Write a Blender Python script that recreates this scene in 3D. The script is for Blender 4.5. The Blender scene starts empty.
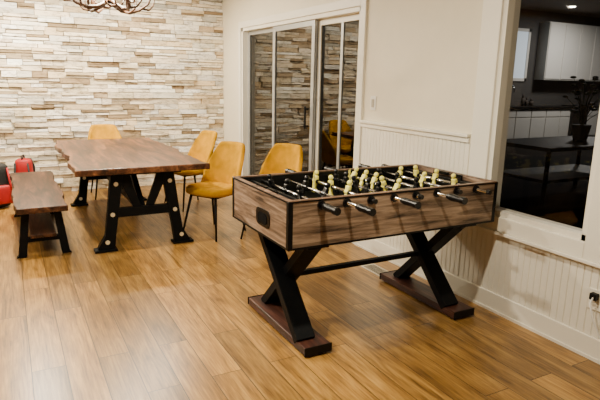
import bpy, bmesh, random
from math import *
from mathutils import Vector, Matrix
random.seed(7)
S=bpy.context.scene
W=2.83; B=7.66; CEIL=2.6; XL=-3.4; YR=-2.2

# ------------------------------------------------------------------ materials
def newmat(name):
    m=bpy.data.materials.new(name); m.use_nodes=True
    return m, m.node_tree, m.node_tree.nodes['Principled BSDF']
def lin(c):
    return tuple(((v/255)/12.92 if v/255<=.04045 else ((v/255+.055)/1.055)**2.4) for v in c)+(1,)
def pbr(name,rgb,rough=.5,metal=0,noise=.12,scale=8,bump=0,bscale=60,spec=.5):
    m,t,b=newmat(name); N=t.nodes; L=t.links
    col=lin(rgb)
    n=N.new('ShaderNodeTexNoise'); n.inputs['Scale'].default_value=scale; n.inputs['Detail'].default_value=4
    tc=N.new('ShaderNodeTexCoord'); L.new(tc.outputs['Object'],n.inputs['Vector'])
    r=N.new('ShaderNodeValToRGB'); r.color_ramp.elements[0].position=.3; r.color_ramp.elements[1].position=.7
    r.color_ramp.elements[0].color=tuple(c*(1-noise) for c in col[:3])+(1,)
    r.color_ramp.elements[1].color=tuple(min(1,c*(1+noise)) for c in col[:3])+(1,)
    L.new(n.outputs['Fac'],r.inputs['Fac']); L.new(r.outputs['Color'],b.inputs['Base Color'])
    b.inputs['Roughness'].default_value=rough; b.inputs['Metallic'].default_value=metal
    b.inputs['Specular IOR Level'].default_value=spec
    if bump:
        n2=N.new('ShaderNodeTexNoise'); n2.inputs['Scale'].default_value=bscale; L.new(tc.outputs['Object'],n2.inputs['Vector'])
        bp=N.new('ShaderNodeBump'); bp.inputs['Strength'].default_value=bump; bp.inputs['Distance'].default_value=.01
        L.new(n2.outputs['Fac'],bp.inputs['Height']); L.new(bp.outputs['Normal'],b.inputs['Normal'])
    return m
def wood(name,c1,c2,c3,axis='X',rough=.4,scale=1.0,stretch=14,spec=.5):
    m,t,b=newmat(name); N=t.nodes; L=t.links
    tc=N.new('ShaderNodeTexCoord'); mp=N.new('ShaderNodeMapping')
    s=[stretch]*3; s['XYZ'.index(axis)]=1.0
    mp.inputs['Scale'].default_value=[v*scale for v in s]
    L.new(tc.outputs['Object'],mp.inputs['Vector'])
    n=N.new('ShaderNodeTexNoise'); n.inputs['Scale'].default_value=1.6; n.inputs['Detail'].default_value=9; n.inputs['Roughness'].default_value=.68; n.inputs['Distortion'].default_value=.6
    L.new(mp.outputs['Vector'],n.inputs['Vector'])
    r=N.new('ShaderNodeValToRGB'); e=r.color_ramp.elements
    e[0].position=.36; e[0].color=lin(c1); e[1].position=.66; e[1].color=lin(c3)
    k=e.new(.5); k.color=lin(c2)
    L.new(n.outputs['Fac'],r.inputs['Fac']); L.new(r.outputs['Color'],b.inputs['Base Color'])
    b.inputs['Roughness'].default_value=rough; b.inputs['Specular IOR Level'].default_value=spec
    bp=N.new('ShaderNodeBump'); bp.inputs['Strength'].default_value=.12; bp.inputs['Distance'].default_value=.004
    L.new(n.outputs['Fac'],bp.inputs['Height']); L.new(bp.outputs['Normal'],b.inputs['Normal'])
    return m
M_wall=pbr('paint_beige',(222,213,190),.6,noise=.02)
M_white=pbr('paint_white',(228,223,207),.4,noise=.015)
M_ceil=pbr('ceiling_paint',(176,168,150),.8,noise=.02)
M_far=pbr('paint_taupe',(92,83,70),.8,noise=.03)
M_alu=pbr('door_frame_metal',(170,172,172),.35,metal=.5,noise=.03)
M_black=pbr('black_paint',(6,6,6),.5,noise=.2,spec=.2)
M_steel=pbr('black_steel',(3,5,7),.6,noise=.3,bump=.15,spec=.15)
M_plastic=pbr('black_plastic',(4,4,5),.35,noise=.1,spec=.35)
M_chrome=pbr('chrome',(235,235,235),.15,metal=1,noise=.03)
M_bolt=pbr('bolt_brass',(214,200,166),.4,metal=.2,noise=.1)
M_yel=pbr('mustard_velvet',(186,136,0),.85,noise=.24,scale=9,bump=.12,bscale=150,spec=.05)
M_cream=pbr('player_cream',(236,226,112),.45,noise=.05)
M_walnut=wood('walnut_cabinet',(54,43,36),(128,106,86),(180,156,132),'X',.45,1.2,12,.3)
M_walnutY=wood('walnut_cabinet_end',(54,43,36),(122,100,82),(172,148,126),'Y',.45,1.2,12,.3)
M_foot=wood('foot_wood',(26,15,12),(58,32,24),(94,56,42),'Y',.4,1.2,12,.3)
M_tab=wood('table_top_wood',(28,15,8),(84,50,29),(134,88,54),'Y',.36,.9,9,.35)
M_bench=wood('bench_wood',(24,13,7),(62,36,21),(102,66,42),'Y',.42,1.0,10,.25)
M_field=pbr('playfield',(7,10,9),.3,noise=.1)
M_antler=pbr('antler',(74,47,28),.5,noise=.35,scale=12,bump=.2)
M_red=pbr('bag_red',(160,4,8),.6,noise=.15,bump=.1)
M_bagblk=pbr('bag_black',(12,10,11),.7,noise=.15,bump=.1)
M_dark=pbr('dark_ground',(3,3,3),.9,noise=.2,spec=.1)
M_counter=pbr('counter_dark',(24,22,22),.4,noise=.2)
M_kcab=pbr('kitchen_cabinet',(225,222,214),.45,noise=.02)
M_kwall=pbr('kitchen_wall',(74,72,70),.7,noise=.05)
M_leaf=pbr('leaf_green',(52,74,36),.5,noise=.3)
M_pot=pbr('pot_clay',(60,50,42),.7,noise=.1)

def glass(name,refl,tint=(.9,.9,.9)):
    m=bpy.data.materials.new(name); m.use_nodes=True; t=m.node_tree; N=t.nodes; L=t.links; N.clear()
    o=N.new('ShaderNodeOutputMaterial'); mx=N.new('ShaderNodeMixShader')
    tr=N.new('ShaderNodeBsdfTransparent'); tr.inputs[0].default_value=tint+(1,)
    g=N.new('ShaderNodeBsdfGlossy'); g.inputs['Roughness'].default_value=.01
    mx.inputs[0].default_value=refl
    L.new(tr.outputs[0],mx.inputs[1]); L.new(g.outputs[0],mx.inputs[2]); L.new(mx.outputs[0],o.inputs[0])
    return m
M_glassd=glass('door_glass',.17,(.35,.35,.35))
M_glassc=glass('door_glass_c',.10,(.35,.35,.35))
M_glassw=glass('window_glass',.02)
def emit(name,c,s):
    m,t,b=newmat(name); b.inputs['Base Color'].default_value=c+(1,)
    b.inputs['Emission Color'].default_value=c+(1,); b.inputs['Emission Strength'].default_value=s
    return m
M_bulb=emit('bulb_glow',(1,.8,.5),6)
M_down=emit('downlight_glow',(1,.88,.7),8)
M_kwin=emit('kitchen_window_glow',(.6,.68,.75),.6)

def floor_mat():
    m,t,b=newmat('oak_planks'); N=t.nodes; L=t.links
    tc=N.new('ShaderNodeTexCoord'); mp=N.new('ShaderNodeMapping'); mp.inputs['Rotation'].default_value=(0,0,radians(90))
    L.new(tc.outputs['Object'],mp.inputs['Vector'])
    br=N.new('ShaderNodeTexBrick'); br.offset=.37; br.offset_frequency=2
    br.inputs['Scale'].default_value=1; br.inputs['Brick Width'].default_value=1.22; br.inputs['Row Height'].default_value=.165
    br.inputs['Mortar Size'].default_value=.0024; br.inputs['Mortar Smooth'].default_value=.3; br.inputs['Bias'].default_value=0
    br.inputs['Color1'].default_value=(0,0,0,1); br.inputs['Color2'].default_value=(1,1,1,1); br.inputs['Mortar'].default_value=(.5,.5,.5,1)
    L.new(mp.outputs['Vector'],br.inputs['Vector'])
    cx=N.new('ShaderNodeVectorMath'); cx.operation='MULTIPLY_ADD'; cx.inputs[1].default_value=(9,5,7)
    L.new(br.outputs['Color'],cx.inputs[0]); L.new(mp.outputs['Vector'],cx.inputs[2])
    def nz(sc,scale,det,dist):
        mp2=N.new('ShaderNodeMapping'); mp2.inputs['Scale'].default_value=sc; L.new(cx.outputs[0],mp2.inputs['Vector'])
        n=N.new('ShaderNodeTexNoise'); n.inputs['Scale'].default_value=scale; n.inputs['Detail'].default_value=det; n.inputs['Roughness'].default_value=.6; n.inputs['Distortion'].default_value=dist
        L.new(mp2.outputs['Vector'],n.inputs['Vector']); return n
    n=nz((1.2,8,1),1.5,6,.9); nf=nz((3.0,60,1),1.5,4,.2)
    av=N.new('ShaderNodeMix'); av.data_type='FLOAT'; av.inputs[0].default_value=.45
    L.new(n.outputs['Fac'],av.inputs[2]); L.new(nf.outputs['Fac'],av.inputs[3])
    r=N.new('ShaderNodeValToRGB'); e=r.color_ramp.elements
    e[0].position=.36; e[0].color=lin((88,61,27)); e[1].position=.64; e[1].color=lin((174,134,70)); k=e.new(.5); k.color=lin((140,102,48))
    L.new(av.outputs[0],r.inputs['Fac'])
    r2=N.new('ShaderNodeValToRGB'); r2.color_ramp.elements[0].color=(.60,.61,.63,1); r2.color_ramp.elements[1].color=(1.18,1.17,1.14,1)
    L.new(br.outputs['Color'],r2.inputs['Fac'])
    mx=N.new('ShaderNodeMix'); mx.data_type='RGBA'; mx.blend_type='MULTIPLY'; mx.inputs[0].default_value=1
    L.new(r.outputs['Color'],mx.inputs[6]); L.new(r2.outputs['Color'],mx.inputs[7])
    mx2=N.new('ShaderNodeMix'); mx2.data_type='RGBA'; mx2.inputs[7].default_value=lin((40,25,11))
    L.new(br.outputs['Fac'],mx2.inputs[0]); L.new(mx.outputs[2],mx2.inputs[6]); L.new(mx2.outputs[2],b.inputs['Base Color'])
    rm=N.new('ShaderNodeMapRange'); rm.inputs['To Min'].default_value=.34; rm.inputs['To Max'].default_value=.25
    L.new(nf.outputs['Fac'],rm.inputs['Value']); L.new(rm.outputs[0],b.inputs['Roughness'])
    bp=N.new('ShaderNodeBump'); bp.inputs['Strength'].default_value=.25; bp.inputs['Distance'].default_value=.002; bp.invert=True
    L.new(br.outputs['Fac'],bp.inputs['Height']); L.new(bp.outputs['Normal'],b.inputs['Normal'])
    return m
M_floor=floor_mat()
def stone_mat():
    m,t,b=newmat('ledger_stone'); N=t.nodes; L=t.links
    a=N.new('ShaderNodeAttribute'); a.attribute_name='Col'
    tc=N.new('ShaderNodeTexCoord'); mp=N.new('ShaderNodeMapping'); mp.inputs['Scale'].default_value=(7,7,18); L.new(tc.outputs['Object'],mp.inputs['Vector'])
    n=N.new('ShaderNodeTexNoise'); n.inputs['Scale'].default_value=1.6; n.inputs['Detail'].default_value=8; n.inputs['Roughness'].default_value=.75; L.new(mp.outputs['Vector'],n.inputs['Vector'])
    r=N.new('ShaderNodeValToRGB'); r.color_ramp.elements[0].position=.34; r.color_ramp.elements[0].color=(.40,.37,.33,1); r.color_ramp.elements[1].position=.50; r.color_ramp.elements[1].color=(1.0,1.0,1.0,1)
    L.new(n.outputs['Fac'],r.inputs['Fac'])
    mx=N.new('ShaderNodeMix'); mx.data_type='RGBA'; mx.blend_type='MULTIPLY'; mx.inputs[0].default_value=1
    L.new(a.outputs['Color'],mx.inputs[6]); L.new(r.outputs['Color'],mx.inputs[7]); L.new(mx.outputs[2],b.inputs['Base Color'])
    b.inputs['Roughness'].default_value=.85
    bp=N.new('ShaderNodeBump'); bp.inputs['Strength'].default_value=.9; bp.inputs['Distance'].default_value=.018
    L.new(n.outputs['Fac'],bp.inputs['Height']); L.new(bp.outputs['Normal'],b.inputs['Normal'])
    return m
M_stone=stone_mat()

# ------------------------------------------------------------------ geometry helpers
def link(o,parent=None):
    S.collection.objects.link(o)
    if parent is not None: o.parent=parent
    return o
def empty(name,loc=(0,0,0),rz=0):
    e=bpy.data.objects.new(name,None); e.location=loc; e.rotation_euler=(0,0,rz); e.empty_display_size=.1
    return link(e)
class Mesh:
    """accumulates primitives in a bmesh -> one object"""
    def __init__(s): s.bm=bmesh.new()
    def _tf(s,vs,M): bmesh.ops.transform(s.bm,matrix=M,verts=vs)
    def box(s,c,d,M=None,bev=0):
        r=bmesh.ops.create_cube(s.bm,size=1); vs=r['verts']
        s._tf(vs,Matrix.Diagonal((d[0],d[1],d[2],1)))
        if bev:
            es=list({e for v in vs for e in v.link_edges})
            rr=bmesh.ops.bevel(s.bm,geom=es,offset=bev,segments=2,affect='EDGES',profile=.5)
            vs=list({v for f in rr['faces'] for v in f.verts}|{v for v in vs if v.is_valid})
            seen=set(vs); st=list(vs)
            while st:
                v=st.pop()
                for e in v.link_edges:
                    w=e.other_vert(v)
                    if w not in seen: seen.add(w); st.append(w)
            vs=list(seen)
        if M is not None: s._tf(vs,M)
        s._tf(vs,Matrix.Translation(c)); return s
    def bounds(s,x0,x1,y0,y1,z0,z1,bev=0):
        return s.box(((x0+x1)/2,(y0+y1)/2,(z0+z1)/2),(x1-x0,y1-y0,z1-z0),None,bev)
    def cyl(s,p0,p1,r0,r1=None,n=16):
        p0=Vector(p0);p1=Vector(p1); r1=r0 if r1 is None else r1
        d=p1-p0; r=bmesh.ops.create_cone(s.bm,cap_ends=True,segments=n,radius1=r0,radius2=r1,depth=d.length)
        q=d.to_track_quat('Z','Y').to_matrix().to_4x4()
        s._tf(r['verts'],Matrix.Translation((p0+p1)/2)@q); return s
    def beam(s,p0,p1,w,h,up=(0,0,1),bev=0):
        p0=Vector(p0);p1=Vector(p1); z=(p1-p0); l=z.length; z.normalize()
        x=Vector(up).cross(z)
        if x.length<1e-4: x=Vector((1,0,0))
        x.normalize(); y=z.cross(x)
        M=Matrix((x,y,z)).transposed().to_4x4()
        return s.box((p0+p1)/2,(w,h,l),M,bev)
    def sph(s,c,r,sc=(1,1,1),u=14,v=10):
        q=bmesh.ops.create_uvsphere(s.bm,u_segments=u,v_segments=v,radius=r)
        s._tf(q['verts'],Matrix.Translation(c)@Matrix.Diagonal((*sc,1))); return s
    def prism(s,pts,axis,a0,a1):
        def P(p,a):
            return {'X':(a,p[0],p[1]),'Y':(p[0],a,p[1]),'Z':(p[0],p[1],a)}[axis]
        v0=[s.bm.verts.new(P(p,a0)) for p in pts]; v1=[s.bm.verts.new(P(p,a1)) for p in pts]
        s.bm.faces.new(v0); s.bm.faces.new(v1[::-1]); n=len(pts)
        for i in range(n): s.bm.faces.new((v0[i],v1[i],v1[(i+1)%n],v0[(i+1)%n]))
        return s
    def tube(s,pts,rs,n=8):
        rings=[]; pts=[Vector(p) for p in pts]
        for i,p in enumerate(pts):
            d=(pts[min(i+1,len(pts)-1)]-pts[max(i-1,0)]).normalized()
            x=d.cross(Vector((0.13,0.2,1))).normalized(); y=d.cross(x)
            rings.append([s.bm.verts.new(p+(x*cos(2*pi*k/n)+y*sin(2*pi*k/n))*rs[i]) for k in range(n)])
        for a,b in zip(rings,rings[1:]):
            for k in range(n): s.bm.faces.new((a[k],a[(k+1)%n],b[(k+1)%n],b[k]))
        s.bm.faces.new(rings[0][::-1]); s.bm.faces.new(rings[-1]); return s
    def done(s,name,mat,parent=None,smooth=False,sub=0,bevmod=0):
        bmesh.ops.recalc_face_normals(s.bm,faces=s.bm.faces)
        me=bpy.data.meshes.new(name); s.bm.to_mesh(me); s.bm.free(); me.materials.append(mat)
        o=bpy.data.objects.new(name,me); link(o,parent)
        if smooth:
            for p in me.polygons: p.use_smooth=True
        if bevmod:
            b=o.modifiers.new('b','BEVEL'); b.width=bevmod; b.segments=2
        if sub:
            q=o.modifiers.new('s','SUBSURF'); q.levels=sub; q.render_levels=sub
        return o

# ------------------------------------------------------------------ room shell
Mesh().bounds(XL-.1,W+.14,YR-.1,B+.2,-.1,0).done('floor',M_floor)
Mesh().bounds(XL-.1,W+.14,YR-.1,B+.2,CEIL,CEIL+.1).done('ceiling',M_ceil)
Mesh().bounds(XL-.1,XL,YR,B,0,CEIL).done('wall_left',M_far)
Mesh().bounds(XL-.1,W+.14,YR-.1,YR,0,CEIL).done('wall_front',M_far)
DY0,DY1,DZ=4.14,6.93,2.16
WY0,WY1,WZ0,WZ1=1.80,2.56,.66,2.2
r=Mesh()
r.bounds(W,W+.14,YR,WY0,0,CEIL).bounds(W,W+.14,WY0,WY1,0,WZ0).bounds(W,W+.14,WY0,WY1,WZ1,CEIL)
r.bounds(W,W+.14,WY1,DY0,0,CEIL).bounds(W,W+.14,DY0,DY1,DZ,CEIL).bounds(W,W+.14,DY1,B+.2,0,CEIL)
r.done('wall_right',M_wall)
# back wall : stacked stone
Mesh().bounds(XL-.1,W+.14,B+.03,B+.2,0,CEIL).done('wall_back',pbr('mortar',(100,86,70),.9))
me=bpy.data.meshes.new('stone'); bm=bmesh.new(); cl=bm.loops.layers.color.new('Col')
pal=[(253,250,243),(251,246,236),(248,241,228),(242,235,220),(254,252,247),(240,229,210),(250,244,233),(224,213,195),(252,249,240),(206,193,172),(230,227,219),(250,243,230)]
z=0.0
while z<CEIL-.005:
    h=random.choice([.04,.05,.06,.07,.08]); h=min(h,CEIL-z)
    if CEIL-z-h<.03: h=CEIL-z
    x=XL
    x-=random.random()*.2
    while x<W:
        l=random.uniform(.10,.42); x1=min(x+l,W); x0=max(x,XL)
        if x1-x0>.02:
            parts=[(z,z+h)]
            if h>.065 and random.random()<.5: 
                s_=random.uniform(.4,.6); parts=[(z,z+h*s_),(z+h*s_,z+h)]
            for a,b_ in parts:
                dep=random.uniform(0,.042); g=.003
                q=bmesh.ops.create_cube(bm,size=1)
                bmesh.ops.transform(bm,matrix=Matrix.Translation(((x0+x1)/2,B+.03-(.03+dep)/2,(a+b_)/2))@Matrix.Diagonal((x1-x0-g*2,.03+dep,b_-a-g*2,1)),verts=q['verts'])
                c=lin(random.choice(pal)); k=random.uniform(.88,1.05)
                for v in q['verts']:
                    if v.co.y<B: v.co.x+=random.uniform(-.004,.004); v.co.z+=random.uniform(-.004,.004); v.co.y+=random.uniform(-.008,.008)
                for f in {f for v in q['verts'] for f in v.link_faces}:
                    for lp in f.loops: lp[cl]=(min(1,c[0]*k),min(1,c[1]*k),min(1,c[2]*k),1)
        x+=l
    z+=h
bm.to_mesh(me); bm.free(); me.materials.append(M_stone)
link(bpy.data.objects.new('wall_back_stone_cladding',me))
# trims
Mesh().bounds(XL,W-.001,YR,YR+.015,0,.12).done('baseboard_front',M_white)
Mesh().bounds(XL,XL+.015,YR,B-.05,0,.12).done('baseboard_left',M_white)
bb=Mesh(); bb.bounds(W-.022,W,YR,DY0-.08,0,.13,.004); bb.bounds(W-.03,W,YR,DY0-.08,0,.018); bb.bounds(W-.022,W,DY1+.07,B-.06,0,.13,.004)
bb.done('baseboard_right',M_white)
def bead(y0,y1,z0,z1,name):
    m=Mesh(); p=.045
    pts=[(W-.001,y0)]
    yy=y0
    while yy<y1-1e-4:
        e=min(yy+p,y1)
        pts+= [(W-.012,yy+.001),(W-.012,e-.006),(W-.006,e-.003)]
        yy=e
    pts+=[(W-.001,y1)]
    m.prism(pts,'Z',z0,z1); return m.done(name,M_white)
CY0,CY1=WY0-.17,WY1+.16
bead(CY1+.022,DY0-.08,.12,1.13,'trim_2')
bead(CY0-.02,CY1+.02,.12,.543,'trim_3')
bead(YR+.02,CY0-.022,.12,1.13,'trim_4')
cr=Mesh()
cr.bounds(W-.04,W,CY1+.022,DY0-.08,1.15,1.174,.004).bounds(W-.024,W,CY1+.022,DY0-.08,1.115,1.15)
cr.done('trim_1',M_white)
cr=Mesh()
cr.bounds(W-.04,W,YR,CY0-.022,1.15,1.174,.004).bounds(W-.024,W,YR,CY0-.022,1.115,1.15)
cr.done('trim_5',M_white)
# window
wi=empty('window_1')
m=Mesh()
m.bounds(W-.028,W,CY0,WY0,.565,WZ1+.14,.004).bounds(W-.028,W,WY1,CY1,.565,WZ1+.14,.004)
m.bounds(W-.028,W,WY0,WY1,.565,WZ0,.004).bounds(W-.028,W,WY0,WY1,WZ1,WZ1+.14,.004)
m.bounds(W-.05,W,CY0-.02,CY1+.02,.545,.565,.004)
m.done('casing',M_white,wi)
m=Mesh()
m.bounds(W-.01,W+.1,WY0,WY0+.035,WZ0,WZ1).bounds(W-.01,W+.1,WY1-.035,WY1,WZ0,WZ1).bounds(W-.01,W+.1,WY0,WY1,WZ0,WZ0+.035).bounds(W-.01,W+.1,WY0,WY1,WZ1-.035,WZ1)
m.done('sash',M_white,wi)
Mesh().bounds(W+.045,W+.051,WY0+.03,WY1-.03,WZ0+.03,WZ1-.03).done('glass',M_glassw,wi)
# sliding door
d=empty('door_1')
m=Mesh()
m.bounds(W-.025,W,DY0-.08,DY0,0,DZ+.08,.004).bounds(W-.025,W,DY1,DY1+.07,0,DZ+.08,.004).bounds(W-.025,W,DY0,DY1,DZ,DZ+.08,.004)
m.bounds(W-.005,W+.14,DY0,DY0+.04,0,DZ).bounds(W-.005,W+.14,DY1-.04,DY1,0,DZ).bounds(W-.005,W+.14,DY0,DY1,DZ-.04,DZ).bounds(W-.005,W+.14,DY0,DY1,.0,.04)
m.done('frame',M_white,d)
def panel(y0,y1,x,name,st=.055,mat=M_white,gm=M_glassd):
    m=Mesh(); z0,z1=.04,DZ-.04
    m.bounds(x,x+.035,y0,y0+st,z0,z1,.003).bounds(x,x+.035,y1-st,y1,z0,z1,.003).bounds(x,x+.035,y0+st,y1-st,z0,z0+.09,.003).bounds(x,x+.035,y0+st,y1-st,z1-st,z1,.003)
    m.done(name+'_stiles',mat,d)
    Mesh().bounds(x+.014,x+.020,y0+st,y1-st,z0+.09,z1-st).done(name+'_glass',gm,d)
panel(5.98,6.89,.07+W,'panel_a',.05,M_alu)
panel(5.02,6.02,.02+W,'panel_b',.06,M_alu)
panel(4.18,5.04,.07+W,'panel_c',.06,M_white,M_glassc)
Mesh().bounds(W+.075,W+.1,4.56,4.60,.04,DZ-.04).done('screen_stile',M_alu,d)
Mesh().bounds(W-.03,W-.012,5.10,5.13,1.0,1.24,.005).bounds(W-.03,W+.02,5.105,5.125,1.02,1.04).bounds(W-.03,W+.02,5.105,5.125,1.2,1.22).done('handle',M_black,d)
# switch, outlet, cord
sw=empty('light_switch')
Mesh().bounds(W-.008,W-.0005,3.87,3.95,1.27,1.39,.003).done('plate',M_kcab,sw)
Mesh().bounds(W-.014,W-.006,3.893,3.927,1.295,1.365,.003).done('rocker',M_ceil,sw)
ou=empty('wall_outlet')
Mesh().bounds(W-.02,W-.011,1.66,1.74,.29,.41,.003).done('plate',M_white,ou)
Mesh().bounds(W-.055,W-.018,1.675,1.715,.355,.395,.006).done('plug',M_black,ou)
Mesh().tube([(W-.05,1.69,.375),(W-.075,1.69,.34),(W-.07,1.66,.25),(W-.06,1.61,.16),(W-.06,1.55,.06),(W-.07,1.48,.008),(W-.09,1.3,.006)],[.005]*7).done('power_cord',M_kcab,ou,True)
# vent
v=empty('floor_vent')
m=Mesh(); m.bounds(2.50,2.64,3.24,3.54,.0005,.006,.001)
m.done('plate',pbr('vent_beige',(190,180,160),.4),v)
m=Mesh()
for i in range(11): m.bounds(2.52,2.62,3.265+i*.023,3.275+i*.023,.0062,.0075)
m.done('slots',M_black,v)

# ------------------------------------------------------------------ foosball table
fb=empty('foosball_table',(1.987,2.791,0))
L2,W2,ZT,ZB=.752,.395,.901,.644; T=.028
m=Mesh()
m.bounds(-L2,L2,-W2,-W2+T,ZB,ZT).bounds(-L2,L2,W2-T,W2,ZB,ZT)
m.done('long_sides',M_walnut,fb,bevmod=.002)
m=Mesh()
m.bounds(-L2,-L2+T,-W2+T,W2-T,ZB,ZT).bounds(L2-T,L2,-W2+T,W2-T,ZB,ZT)
m.done('end_sides',M_walnutY,fb,bevmod=.002)
m=Mesh()
for sx in (-1,1):
    for sy in (-1,1):
        x=sx*(L2-.011); y=sy*(W2-.011)
        m.box((x,y,(ZB+ZT)/2),(.028,.028,ZT-ZB+.004),None,.003)
m.bounds(-L2-.002,L2+.002,-W2-.002,-W2+.004,ZB-.004,ZB+.008).bounds(-L2-.002,-L2+.004,-W2,W2,ZB-.004,ZB+.008)
m.bounds(-L2-.002,L2+.002,W2-.004,W2+.002,ZB-.004,ZB+.008).bounds(L2-.004,L2+.002,-W2,W2,ZB-.004,ZB+.008)
m.bounds(-L2-.002,L2+.002,-W2-.002,-W2+.004,ZT-.006,ZT+.001).bounds(-L2-.002,-L2+.004,-W2,W2,ZT-.006,ZT+.001)
m.done('edge_trim',M_black,fb)
m=Mesh()
m.bounds(-L2,L2,-W2,-W2+.03,ZT,ZT+.006,.002).bounds(-L2,L2,W2-.03,W2,ZT,ZT+.006,.002)
m.bounds(-L2,-L2+.03,-W2+.03,W2-.03,ZT,ZT+.006,.002).bounds(L2-.03,L2,-W2+.03,W2-.03,ZT,ZT+.006,.002)
m.done('top_rim',wood('rim_wood',(40,29,22),(92,69,53),(136,106,84),'X',.4,1.2,12,.3),fb)
m=Mesh()
m.bounds(-L2+T,L2-T,-W2+T,-W2+T+.005,ZB+.01,ZT-.002).bounds(-L2+T,L2-T,W2-T-.005,W2-T,ZB+.01,ZT-.002)
m.bounds(-L2+.11,-L2+.125,-W2+T,W2-T,ZB+.05,ZT-.02).bounds(L2-.125,L2-.11,-W2+T,W2-T,ZB+.05,ZT-.02)
m.bounds(-L2+T,-L2+.12,-W2+T,W2-T,ZT-.05,ZT-.03).bounds(L2-.12,L2-T,-W2+T,W2-T,ZT-.05,ZT-.03)
m.bounds(-L2+T,L2-T,-W2+T,W2-T,ZB,ZB+.012)
m.done('inner_liner',M_black,fb)
Mesh().bounds(-L2+.12,L2-.12,-W2+T+.004,W2-T-.004,.765,.775).done('playfield',M_field,fb)
m=Mesh(); zf=.7755
m.bounds(-.004,.004,-W2+.04,W2-.04,zf,zf+.001)
for sx in (-1,1):
    x=sx*(L2-.33); m.bounds(min(x,sx*(L2-.125)),max(x,sx*(L2-.125)),-.17,-.163,zf,zf+.001).bounds(min(x,sx*(L2-.125)),max(x,sx*(L2-.125)),.163,.17,zf,zf+.001).bounds(x-.003,x+.003,-.17,.17,zf,zf+.001)
for k in range(40):
    a=2*pi*k/40; m.box((.1*cos(a),.1*sin(a),zf+.0005),(.007,.018,.001),Matrix.Rotation(a,4,'Z'))
m.done('field_markings',M_white,fb)
m=Mesh()
for sx in (-1,1): m.bounds(sx*(L2-.108)-.02,sx*(L2-.108)+.02,-.1,.1,.775,.845)
m.done('goals',M_plastic,fb)
m=Mesh()
def rr(w,h,r,n=6):
    P=[]
    for cx_,cy_,a0 in ((w-r,h-r,0),(-w+r,h-r,90),(-w+r,-h+r,180),(w-r,-h+r,270)):
        for i in range(n+1):
            a=radians(a0+90*i/n); P.append((cx_+r*cos(a),cy_+r*sin(a)))
    return P
for sx in (-1,1):
    m.prism([(p[0]-.08,p[1]+.75) for p in rr(.09,.05,.035)],'X',sx*L2,sx*(L2+.006))
m.done('ball_return_plate',M_plastic,fb)
m=Mesh()
for sx in (-1,1):
    o_=rr(.062,.032,.03); 
    m.prism([(p[0]-.08,p[1]+.745) for p in o_],'X',sx*(L2+.005),sx*(L2+.009))
m.done('ball_return_recess',pbr('cup_dark',(4,4,4),.9,spec=.1),fb)
ZR=.872
xs=[-.56,-.40,-.24,-.08,.08,.24,.40,.56]
team=[0,0,1,0,1,0,1,1]; cnt=[3,2,3,5,5,3,2,3]
rods=Mesh(); bear=Mesh(); hand=Mesh(); men=[Mesh(),Mesh()]; coll=Mesh()
offs=[.03,-.05,.04,-.02,.03,-.04,.05,-.03]
for i,x in enumerate(xs):
    near= team[i]==0
    sgn=-1 if near else 1
    o=offs[i]
    rods.cyl((x,-W2-(.13 if near else .07)+o,ZR),(x,W2+(.07 if near else .13)+o,ZR),.009,n=12)
    for sy in (-1,1):
        bear.cyl((x,sy*(W2-.012),ZR),(x,sy*(W2+.012),ZR),.024,n=20)
        bear.cyl((x,sy*(W2+.010),ZR),(x,sy*(W2+.02),ZR),.015,n=16)
    y0=sgn*(W2+.055)+o; 
    hand.cyl((x,y0,ZR),(x,y0+sgn*.03,ZR),.015,.021,n=16).cyl((x,y0+sgn*.03,ZR),(x,y0+sgn*.11,ZR),.021,.018,n=16).cyl((x,y0+sgn*.11,ZR),(x,y0+sgn*.14,ZR),.021,.021,n=16)
    yo=-sgn*(W2+.07)+o
    hand.cyl((x,yo,ZR),(x,yo-sgn*.02,ZR),.016,.014,n=12)
    n=cnt[i]; sp={2:.24,3:.19,5:.118}[n]
    K=1.25
    for k in range(n):
        y=(k-(n-1)/2)*sp+o*.8
        M=men[team[i]]; ang=random.uniform(-.5,.5)
        st=len(M.bm.verts)
        M.cyl((x,y-.016,ZR),(x,y+.016,ZR),.015,n=12)
        M.box((x,y,ZR+.012*K),(.024,.038,.036*K),None,.006)
        M.sph((x,y,ZR+.044*K),.016,(1,1,1.1),10,8)
        M.box((x,y,ZR-.028),(.016,.026,.045),None,.004)
        M.box((x,y,ZR-.062),(.028,.026,.026),None,.004)
        M.bm.verts.ensure_lookup_table()
        vs=M.bm.verts[st:]
        T_=Matrix.Translation((x,y,ZR)); bmesh.ops.transform(M.bm,matrix=T_@Matrix.Rotation(ang,4,'Y')@T_.inverted(),verts=vs)
        for q in (-1,1): coll.cyl((x,y+q*.019,ZR),(x,y+q*.027,ZR),.0135,n=12)
rods.done('rods',M_chrome,fb,True); bear.done('rod_bearings',M_plastic,fb); hand.done('handles',M_plastic,fb)
men[0].done('players_black',M_plastic,fb); men[1].done('players_cream',M_cream,fb); coll.done('bumpers',M_plastic,fb)
m=Mesh(); m2=Mesh()
for sx in (-1,1):
    x=sx*(L2-.055); m.cyl((x,-.13,ZT-.005),(x,.13,ZT-.005),.003)
    for e in (-.13,.13): m.box((x,e,ZT-.015),(.015,.012,.04))
    for k in range(10): m2.box((x,-.11+k*.018+(.04 if k>3 else 0),ZT-.003),(.02,.014,.022))
m.done('scorer_rail',M_black,fb); m2.done('scorer_beads',M_plastic,fb)
lg=Mesh(); ft=Mesh(); pads=Mesh()
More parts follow.
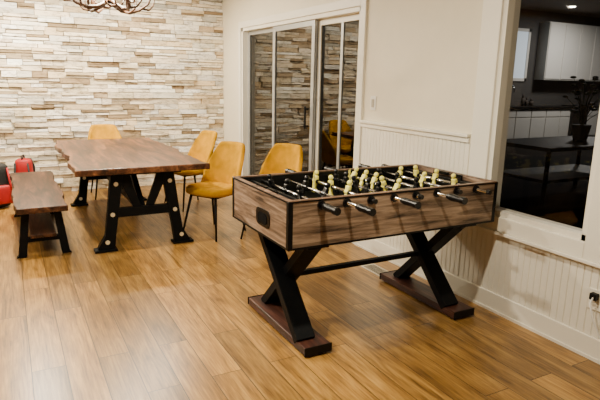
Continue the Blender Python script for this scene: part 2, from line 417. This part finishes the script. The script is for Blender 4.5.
for x in (-.555,.555):
    lg.beam((x-.03,-.30,.055),(x-.03,.28,ZB-.005),.055,.12,(1,0,0),.003)
    lg.beam((x+.03,.30,.055),(x+.03,-.28,ZB-.005),.055,.12,(1,0,0),.003)
    lg.bounds(x-.065,x+.065,-W2+.02,W2-.02,ZB-.02,ZB+.001)
    ft.bounds(x-.085,x+.085,-.40,.40,.012,.06,.004)
    for y in (-.36,.36): pads.box((x,y,.007),(.1,.05,.0135))
lg.beam((-.56,0,.345),(.56,0,.345),.035,.03,(0,0,1),.002)
lg.done('x_legs',M_steel,fb); ft.done('feet',M_foot,fb); pads.done('levelers',M_plastic,fb)
m=Mesh()
for x in (-.555,.555): 
    for sy in (-1,1): m.bounds(x-.088,x+.088,min(sy*.4,sy*.407),max(sy*.4,sy*.407),.012,.062)
m.done('foot_caps',M_black,fb)

# ------------------------------------------------------------------ dining table
dt=empty('dining_table',(1.015,5.785,0))
hx,hy=.555,1.135
m=Mesh(); N=40; pts=[]
def wob(t,ph): return .018*sin(t*5+ph)+.012*sin(t*11.3+ph*2)+.006*sin(t*27+ph*3)
for i in range(N+1): t=-1+2*i/N; pts.append((hx+wob(t,1.),hy*t))
for i in range(N+1): t=1-2*i/N; pts.append((-hx+wob(t,2.4),hy*t))
m.prism(pts,'Z',.705,.76)
m.done('live_edge_top',M_tab,dt,bevmod=.008)
leg=Mesh(); bolts=Mesh()
for y in (-.96,.96):
    for sx in (-1,1):
        out=[(sx*.17,.705),(sx*.27,.705),(sx*.285,.60),(sx*.315,.35),(sx*.345,.14),(sx*.40,.05),(sx*.42,.0),(sx*.27,.0),(sx*.265,.05),(sx*.245,.2),(sx*.215,.38),(sx*.19,.55)]
        leg.prism(out,'Y',y-.035,y+.035)
        leg.bounds(min(sx*.25,sx*.44),max(sx*.25,sx*.44),y-.055,y+.055,0,.022)
        for (bx,bz) in ((.33,.085),(.275,.33),(.235,.60)):
            for s_ in (-1,1): bolts.cyl((sx*bx,y+s_*.035,bz),(sx*bx,y+s_*.041,bz),.019,n=14)
    leg.bounds(-.25,.25,y-.03,y+.03,.30,.38)
    leg.bounds(-.34,.34,y-.05,y+.05,.675,.706)
    for sx in (-1,1):
        leg.prism([(sx*.02,.38),(sx*.09,.38),(sx*.2,.62),(sx*.2,.68),(sx*.13,.68)],'Y',y-.02,y+.02)
leg.beam((0,-.96,.34),(0,.96,.34),.05,.07)
for s_ in (-1,1):
    leg.beam((0,s_*.90,.36),(0,s_*.42,.69),.05,.05,(1,0,0))
leg.done('cast_trestles',M_steel,dt,bevmod=.003); bolts.done('bolts',M_bolt,dt)

# ------------------------------------------------------------------ bench
bn=empty('bench',(.186,5.69,0))
m=Mesh(); pts=[]
for i in range(N+1): t=-1+2*i/N; pts.append((.2+wob(t,3.)*.5,.92*t))
for i in range(N+1): t=1-2*i/N; pts.append((-.2+wob(t,.4)*.5,.92*t))
m.prism(pts,'Z',.405,.455); m.done('seat',M_bench,bn,bevmod=.006)
m=Mesh()
for y in (-.76,.76):
    for sx in (-1,1):
        m.prism([(sx*.09,.405),(sx*.15,.405),(sx*.20,.02),(sx*.215,0),(sx*.14,0),(sx*.135,.02)],'Y',y-.03,y+.03)
    m.bounds(-.17,.17,y-.035,y+.035,.385,.406)
    m.bounds(-.15,.15,y-.025,y+.025,.13,.17)
m.done('legs',M_steel,bn,bevmod=.003)
Mesh().bounds(-.1,.1,-.82,.82,.17,.2,.004).done('stretcher_board',M_bench,bn)

# ------------------------------------------------------------------ chairs
def chair(name,x,y,rz):
    """local: faces -Y"""
    e=empty(name,(x,y,0),rz)
    bm=bmesh.new(); nu=28; rings=[]
    prof=[(0.0,.405),(.80,.405),(.96,.415),(1.0,.44),(.97,.47),(.85,.485),(.5,.478),(0.0,.470)]
    for (k,z) in prof:
        if k==0: rings.append([bm.verts.new((0,0,z))]); continue
        R=[]
        for i in range(nu):
            a=2*pi*i/nu; c,s_=cos(a),sin(a); p=.62
            X=.235*k*(abs(c)**p)*(1 if c>=0 else -1); Y=.225*k*(abs(s_)**p)*(1 if s_>=0 else -1)
            X*=1+ (-Y)*.25
            zz=z+(.012*(abs(X)/.235)**2 if z>.45 else 0)
            R.append(bm.verts.new((X,Y-.01,zz)))
        rings.append(R)
    for a,b in zip(rings,rings[1:]):
        for i in range(nu):
            j=(i+1)%nu
            if len(a)==1: bm.faces.new((a[0],b[j],b[i]))
            elif len(b)==1: bm.faces.new((a[i],a[j],b[0]))
            else: bm.faces.new((a[i],a[j],b[j],b[i]))
    M=Mesh(); M.bm.free(); M.bm=bm; M.done('seat',M_yel,e,True,1)
    bm=bmesh.new(); nu,nv=21,10; g=[]
    for j in range(nv+1):
        v=j/nv; row=[]
        for i in range(nu+1):
            u=-1+2*i/nu; au=abs(u)
            top=.89-.010*u*u
            if au>.74: top-=.22*((au-.74)/.26)**1.8
            bot=.43
            z=bot+(top-bot)*v
            zz=(z-.43)/.44
            halfw=.225 if zz<.3 else .225-.03*(zz-.3)/.7
            wrap=radians(62-30*zz)
            a=u*wrap
            X=halfw*sin(a)/sin(wrap)
            depth=.18*(1-.62*zz)
            Y=.215+.115*zz**1.15-depth*(1-cos(a))/(1-cos(wrap))*.95
            row.append(bm.verts.new((X,Y,z)))
        g.append(row)
    for j in range(nv):
        for i in range(nu): bm.faces.new((g[j][i],g[j][i+1],g[j+1][i+1],g[j+1][i]))
    M=Mesh(); M.bm.free(); M.bm=bm; o=M.done('backrest',M_yel,e,True)
    so=o.modifiers.new('t','SOLIDIFY'); so.thickness=.04; so.offset=0
    q=o.modifiers.new('s','SUBSURF'); q.levels=1; q.render_levels=1
    m=Mesh()
    for sx in (-1,1):
        m.cyl((sx*.15,-.15,.415),(sx*.215,-.225,0),.014,.009,12)
        m.cyl((sx*.15,.15,.415),(sx*.205,.245,0),.014,.009,12)
    m.beam((-.16,-.15,.402),(.16,-.15,.402),.02,.02).beam((-.16,.15,.402),(.16,.15,.402),.02,.02)
    m.beam((-.15,-.15,.402),(-.15,.15,.402),.02,.02).beam((.15,-.15,.402),(.15,.15,.402),.02,.02)
    m.done('legs',M_black,e,True)
    return e
def face(dx,dy): return atan2(dx,-dy)
chair('dining_chair',1.73,4.98,face(-.85,-.5))
chair('dining_chair',1.86,6.22,face(-.95,-.25))
chair('dining_chair',2.20,4.62,face(-.8,-.55))
chair('dining_chair',1.10,7.20,face(0,-1))

# ------------------------------------------------------------------ antler chandelier
ch=empty('antler_chandelier',(.99,5.9,0))
m=Mesh(); Z0=2.155
m.cyl((0,0,2.24),(0,0,CEIL),.012).cyl((0,0,CEIL-.03),(0,0,CEIL),.06).cyl((0,0,2.22),(0,0,2.30),.035)
m.done('stem',M_black,ch,True)
m=Mesh()
for k in range(4):
    a=2*pi*k/4+.25; ca,sa=cos(a),sin(a)
    def P(r_,s_,z_): return (r_*ca-s_*sa, r_*sa+s_*ca, z_)
    m.tube([P(.02,0,Z0+.10),P(.08,.04,Z0+.045),P(.16,.075,Z0+.01),P(.25,.08,Z0),P(.34,.05,Z0+.03),P(.41,-.01,Z0+.09),P(.44,-.07,Z0+.18),P(.43,-.12,Z0+.27)],[.022,.021,.019,.018,.016,.013,.009,.003],10)
    m.tube([P(.09,.045,Z0+.04),P(.08,-.02,Z0+.03),P(.10,-.08,Z0+.06),P(.13,-.12,Z0+.13)],[.016,.013,.009,.003])
    m.tube([P(.19,.08,Z0+.005),P(.22,.02,Z0-.01),P(.25,-.04,Z0+.03),P(.26,-.08,Z0+.12)],[.016,.013,.009,.003])
    m.tube([P(.28,.075,Z0+.01),P(.33,.13,Z0+.02),P(.36,.17,Z0+.08),P(.37,.18,Z0+.17)],[.016,.012,.008,.003])
    m.tube([P(.37,.03,Z0+.05),P(.45,.04,Z0+.04),P(.50,.04,Z0+.09),P(.52,.03,Z0+.16)],[.014,.010,.007,.003])
m.done('antlers',M_antler,ch,True)
m=Mesh(); m2=Mesh()
for k in range(4):
    a=2*pi*k/4+.55; p=(.25*cos(a),.25*sin(a))
    m.cyl((*p,Z0+.0),(*p,Z0+.22),.012); m2.sph((*p,Z0+.255),.022,(1,1,1.5),10,8)
m.done('candle_sleeves',M_antler,ch,True); m2.done('bulbs',M_bulb,ch,True)

# ------------------------------------------------------------------ backpacks
def pack(name,x,y,rz,h,w,dp,main,acc,pk):
    e=empty(name,(x,y,0),rz)
    m=Mesh(); m.box((0,0,h*.5),(w,dp,h),None,min(w,dp)*.3); m.done('body',main,e,True,1)
    m=Mesh(); m.box((0,-dp*.5-.015,h*.32),(w*.8,.07,h*.42),None,.025); m.done('front_pocket',pk,e,True,1)
    m=Mesh(); m.tube([(0,-dp*.3,h*.97),(0,-dp*.1,h*1.07),(0,dp*.15,h*1.07),(0,dp*.3,h*.97)],[.01]*4)
    for sx in (-1,1): m.tube([(sx*w*.3,dp*.4,h*.95),(sx*w*.36,dp*.75,h*.75),(sx*w*.36,dp*.75,h*.35),(sx*w*.3,dp*.45,h*.08)],[.016,.02,.02,.012])
    for sx in (-1,1): m.tube([(sx*w*.42,-dp*.5,h*.1),(sx*w*.44,-dp*.53,h*.5),(sx*w*.36,-dp*.5,h*.9)],[.012]*3)
    m.done('straps',acc,e,True)
pack('backpack',-.17,6.98,.3,.52,.26,.2,M_bagblk,M_red,M_red)
pack('backpack',.13,7.42,-.3,.50,.20,.18,M_red,M_bagblk,M_bagblk)

# ------------------------------------------------------------------ added kitchen behind the glass, stands in for the window's reflection
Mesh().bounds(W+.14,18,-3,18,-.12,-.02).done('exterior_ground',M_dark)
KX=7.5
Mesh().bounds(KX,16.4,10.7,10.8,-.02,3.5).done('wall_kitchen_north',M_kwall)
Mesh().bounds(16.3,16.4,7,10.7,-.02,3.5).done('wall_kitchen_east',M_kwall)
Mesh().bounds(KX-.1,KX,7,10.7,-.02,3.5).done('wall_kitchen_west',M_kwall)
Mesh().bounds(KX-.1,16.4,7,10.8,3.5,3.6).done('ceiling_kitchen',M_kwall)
kc=empty('kitchen_base_cabinets')
m=Mesh(); m.bounds(9.55,16.2,10.12,10.69,-.02,.88)
for i in range(11):
    x=9.6+i*.6; m.bounds(x,x+.57,10.1,10.12,.08,.62,.005).bounds(x,x+.57,10.1,10.12,.65,.86,.005)
m.done('doors',M_kcab,kc)
Mesh().bounds(9.55,16.2,10.06,10.69,.88,.93).done('countertop',M_counter,kc)
m=Mesh(); m.tube([(12.0,10.5,.93),(12.0,10.5,1.35),(12.0,10.45,1.46),(12.0,10.36,1.48),(12.0,10.27,1.42),(12.0,10.26,1.30)],[.025]*6); m.done('faucet',M_chrome,kc,True)
m=Mesh()
for i,(x,h,r_) in enumerate([(12.6,.32,.05),(12.75,.24,.045),(12.95,.2,.07)]): m.cyl((x,10.45,.93),(x,10.45,.93+h*.7),r_,r_,14).cyl((x,10.45,.93+h*.7),(x,10.45,.93+h),r_*.6,r_*.4,14)
m.done('bottles',M_pot,kc,True)
ku=empty('kitchen_wall_cabinets')
m=Mesh(); m.bounds(13.25,15.9,10.36,10.69,1.65,3.2)
for i in range(4): m.bounds(13.27+i*.66,13.27+i*.66+.63,10.34,10.36,1.68,3.17,.005)
m.done('doors',M_kcab,ku)
wk=empty('window_2')
m=Mesh(); m.bounds(12.2,12.28,10.66,10.7,1.6,3.0).bounds(12.82,12.9,10.66,10.7,1.6,3.0).bounds(12.2,12.9,10.66,10.7,2.92,3.0).bounds(12.2,12.9,10.66,10.7,1.6,1.68); m.done('casing',M_kcab,wk)
Mesh().bounds(12.28,12.82,10.68,10.699,1.68,2.92).done('pane',M_kwin,wk)
ks=empty('kitchen_stove')
Mesh().bounds(14.2,14.9,10.02,10.09,.1,.86,.01).bounds(14.2,14.9,10.04,10.4,.93,.96).done('front',M_counter,ks)
Mesh().cyl((14.3,10.0,.72),(14.8,10.0,.72),.015).done('handle_bar',M_chrome,ks)
pt=empty('mirrored_table',(6.9,4.9,-.02))  # added dark table, stands in for furniture mirrored in the window
Mesh().bounds(-1.0,1.0,-.5,.5,.72,.77,.006).done('top',M_black,pt)
m=Mesh()
for sx in (-1,1):
    for sy in (-1,1): m.cyl((sx*.9,sy*.4,0),(sx*.86,sy*.38,.72),.03)
m.bounds(-.9,.9,-.42,.42,.3,.34)
m.done('legs',M_black,pt)
pp=empty('potted_plant',(7.25,4.95,.75))
Mesh().cyl((0,0,0),(0,0,.22),.09,.13,20).done('pot',M_pot,pp)
m=Mesh()
for k in range(30):
    a=k*2.4; rr_=.08+.2*random.random(); h=.4+.5*random.random()
    p=Vector((rr_*cos(a),rr_*sin(a),h)); m.tube([(0,0,.2),(p.x*.4,p.y*.4,h*.75),tuple(p)],[.006,.005,.003],5)
    m.sph(p,.055,(1,.6,.35),8,6)
m.done('foliage',M_leaf,pp)

# ------------------------------------------------------------------ lights
def light(name,kind,loc,energy,col,size=.2,rot=(0,0,0)):
    l=bpy.data.lights.new(name,kind); l.energy=energy; l.color=col
    if kind=='AREA': l.shape='DISK'; l.size=size
    else: l.shadow_soft_size=size
    o=bpy.data.objects.new(name,l); o.location=loc; o.rotation_euler=rot; link(o); return o
warm=(1,.88,.68)
light('chandelier_light','POINT',(.99,5.9,2.48),175,warm,.08)
dl=Mesh(); dr=Mesh()
for i,(x,y,e) in enumerate([(.1,6.75,150),(1.6,6.8,56),(-1.3,5.2,40),(-.4,2.7,96),(1.2,1.9,66),(.2,4.4,84)]):
    light('downlight_%d'%(i+1),'AREA',(x,y,CEIL-.015),e,warm,.12)
    dr.cyl((x,y,CEIL-.008),(x,y,CEIL),.09,n=24); dl.cyl((x,y,CEIL-.010),(x,y,CEIL-.007),.065,n=24)
dr.done('recessed_light_trims',M_white); dl.done('recessed_light_lenses',M_down)
light('kitchen_light','AREA',(13.4,8.8,3.4),90,(1,.95,.88),.6)

w=bpy.data.worlds.new('World'); S.world=w; w.use_nodes=True
w.node_tree.nodes['Background'].inputs[0].default_value=(.01,.012,.02,1); w.node_tree.nodes['Background'].inputs[1].default_value=.3

# ------------------------------------------------------------------ camera
f=539.66; pitch,yaw,roll=radians(12.607),radians(28.463),radians(1.243)
fw=Vector((sin(yaw)*cos(pitch),cos(yaw)*cos(pitch),-sin(pitch))); rt=Vector((cos(yaw),-sin(yaw),0)); up=rt.cross(fw)
r2=rt*cos(roll)+up*sin(roll); u2=-rt*sin(roll)+up*cos(roll)
cam=bpy.data.cameras.new('camera'); cam.sensor_width=36; cam.lens=f/600*36; cam.clip_end=100
co=bpy.data.objects.new('camera',cam); link(co)
M=Matrix((r2,u2,-fw)).transposed().to_4x4(); M.translation=(0,0,1.52); co.matrix_world=M
S.camera=co
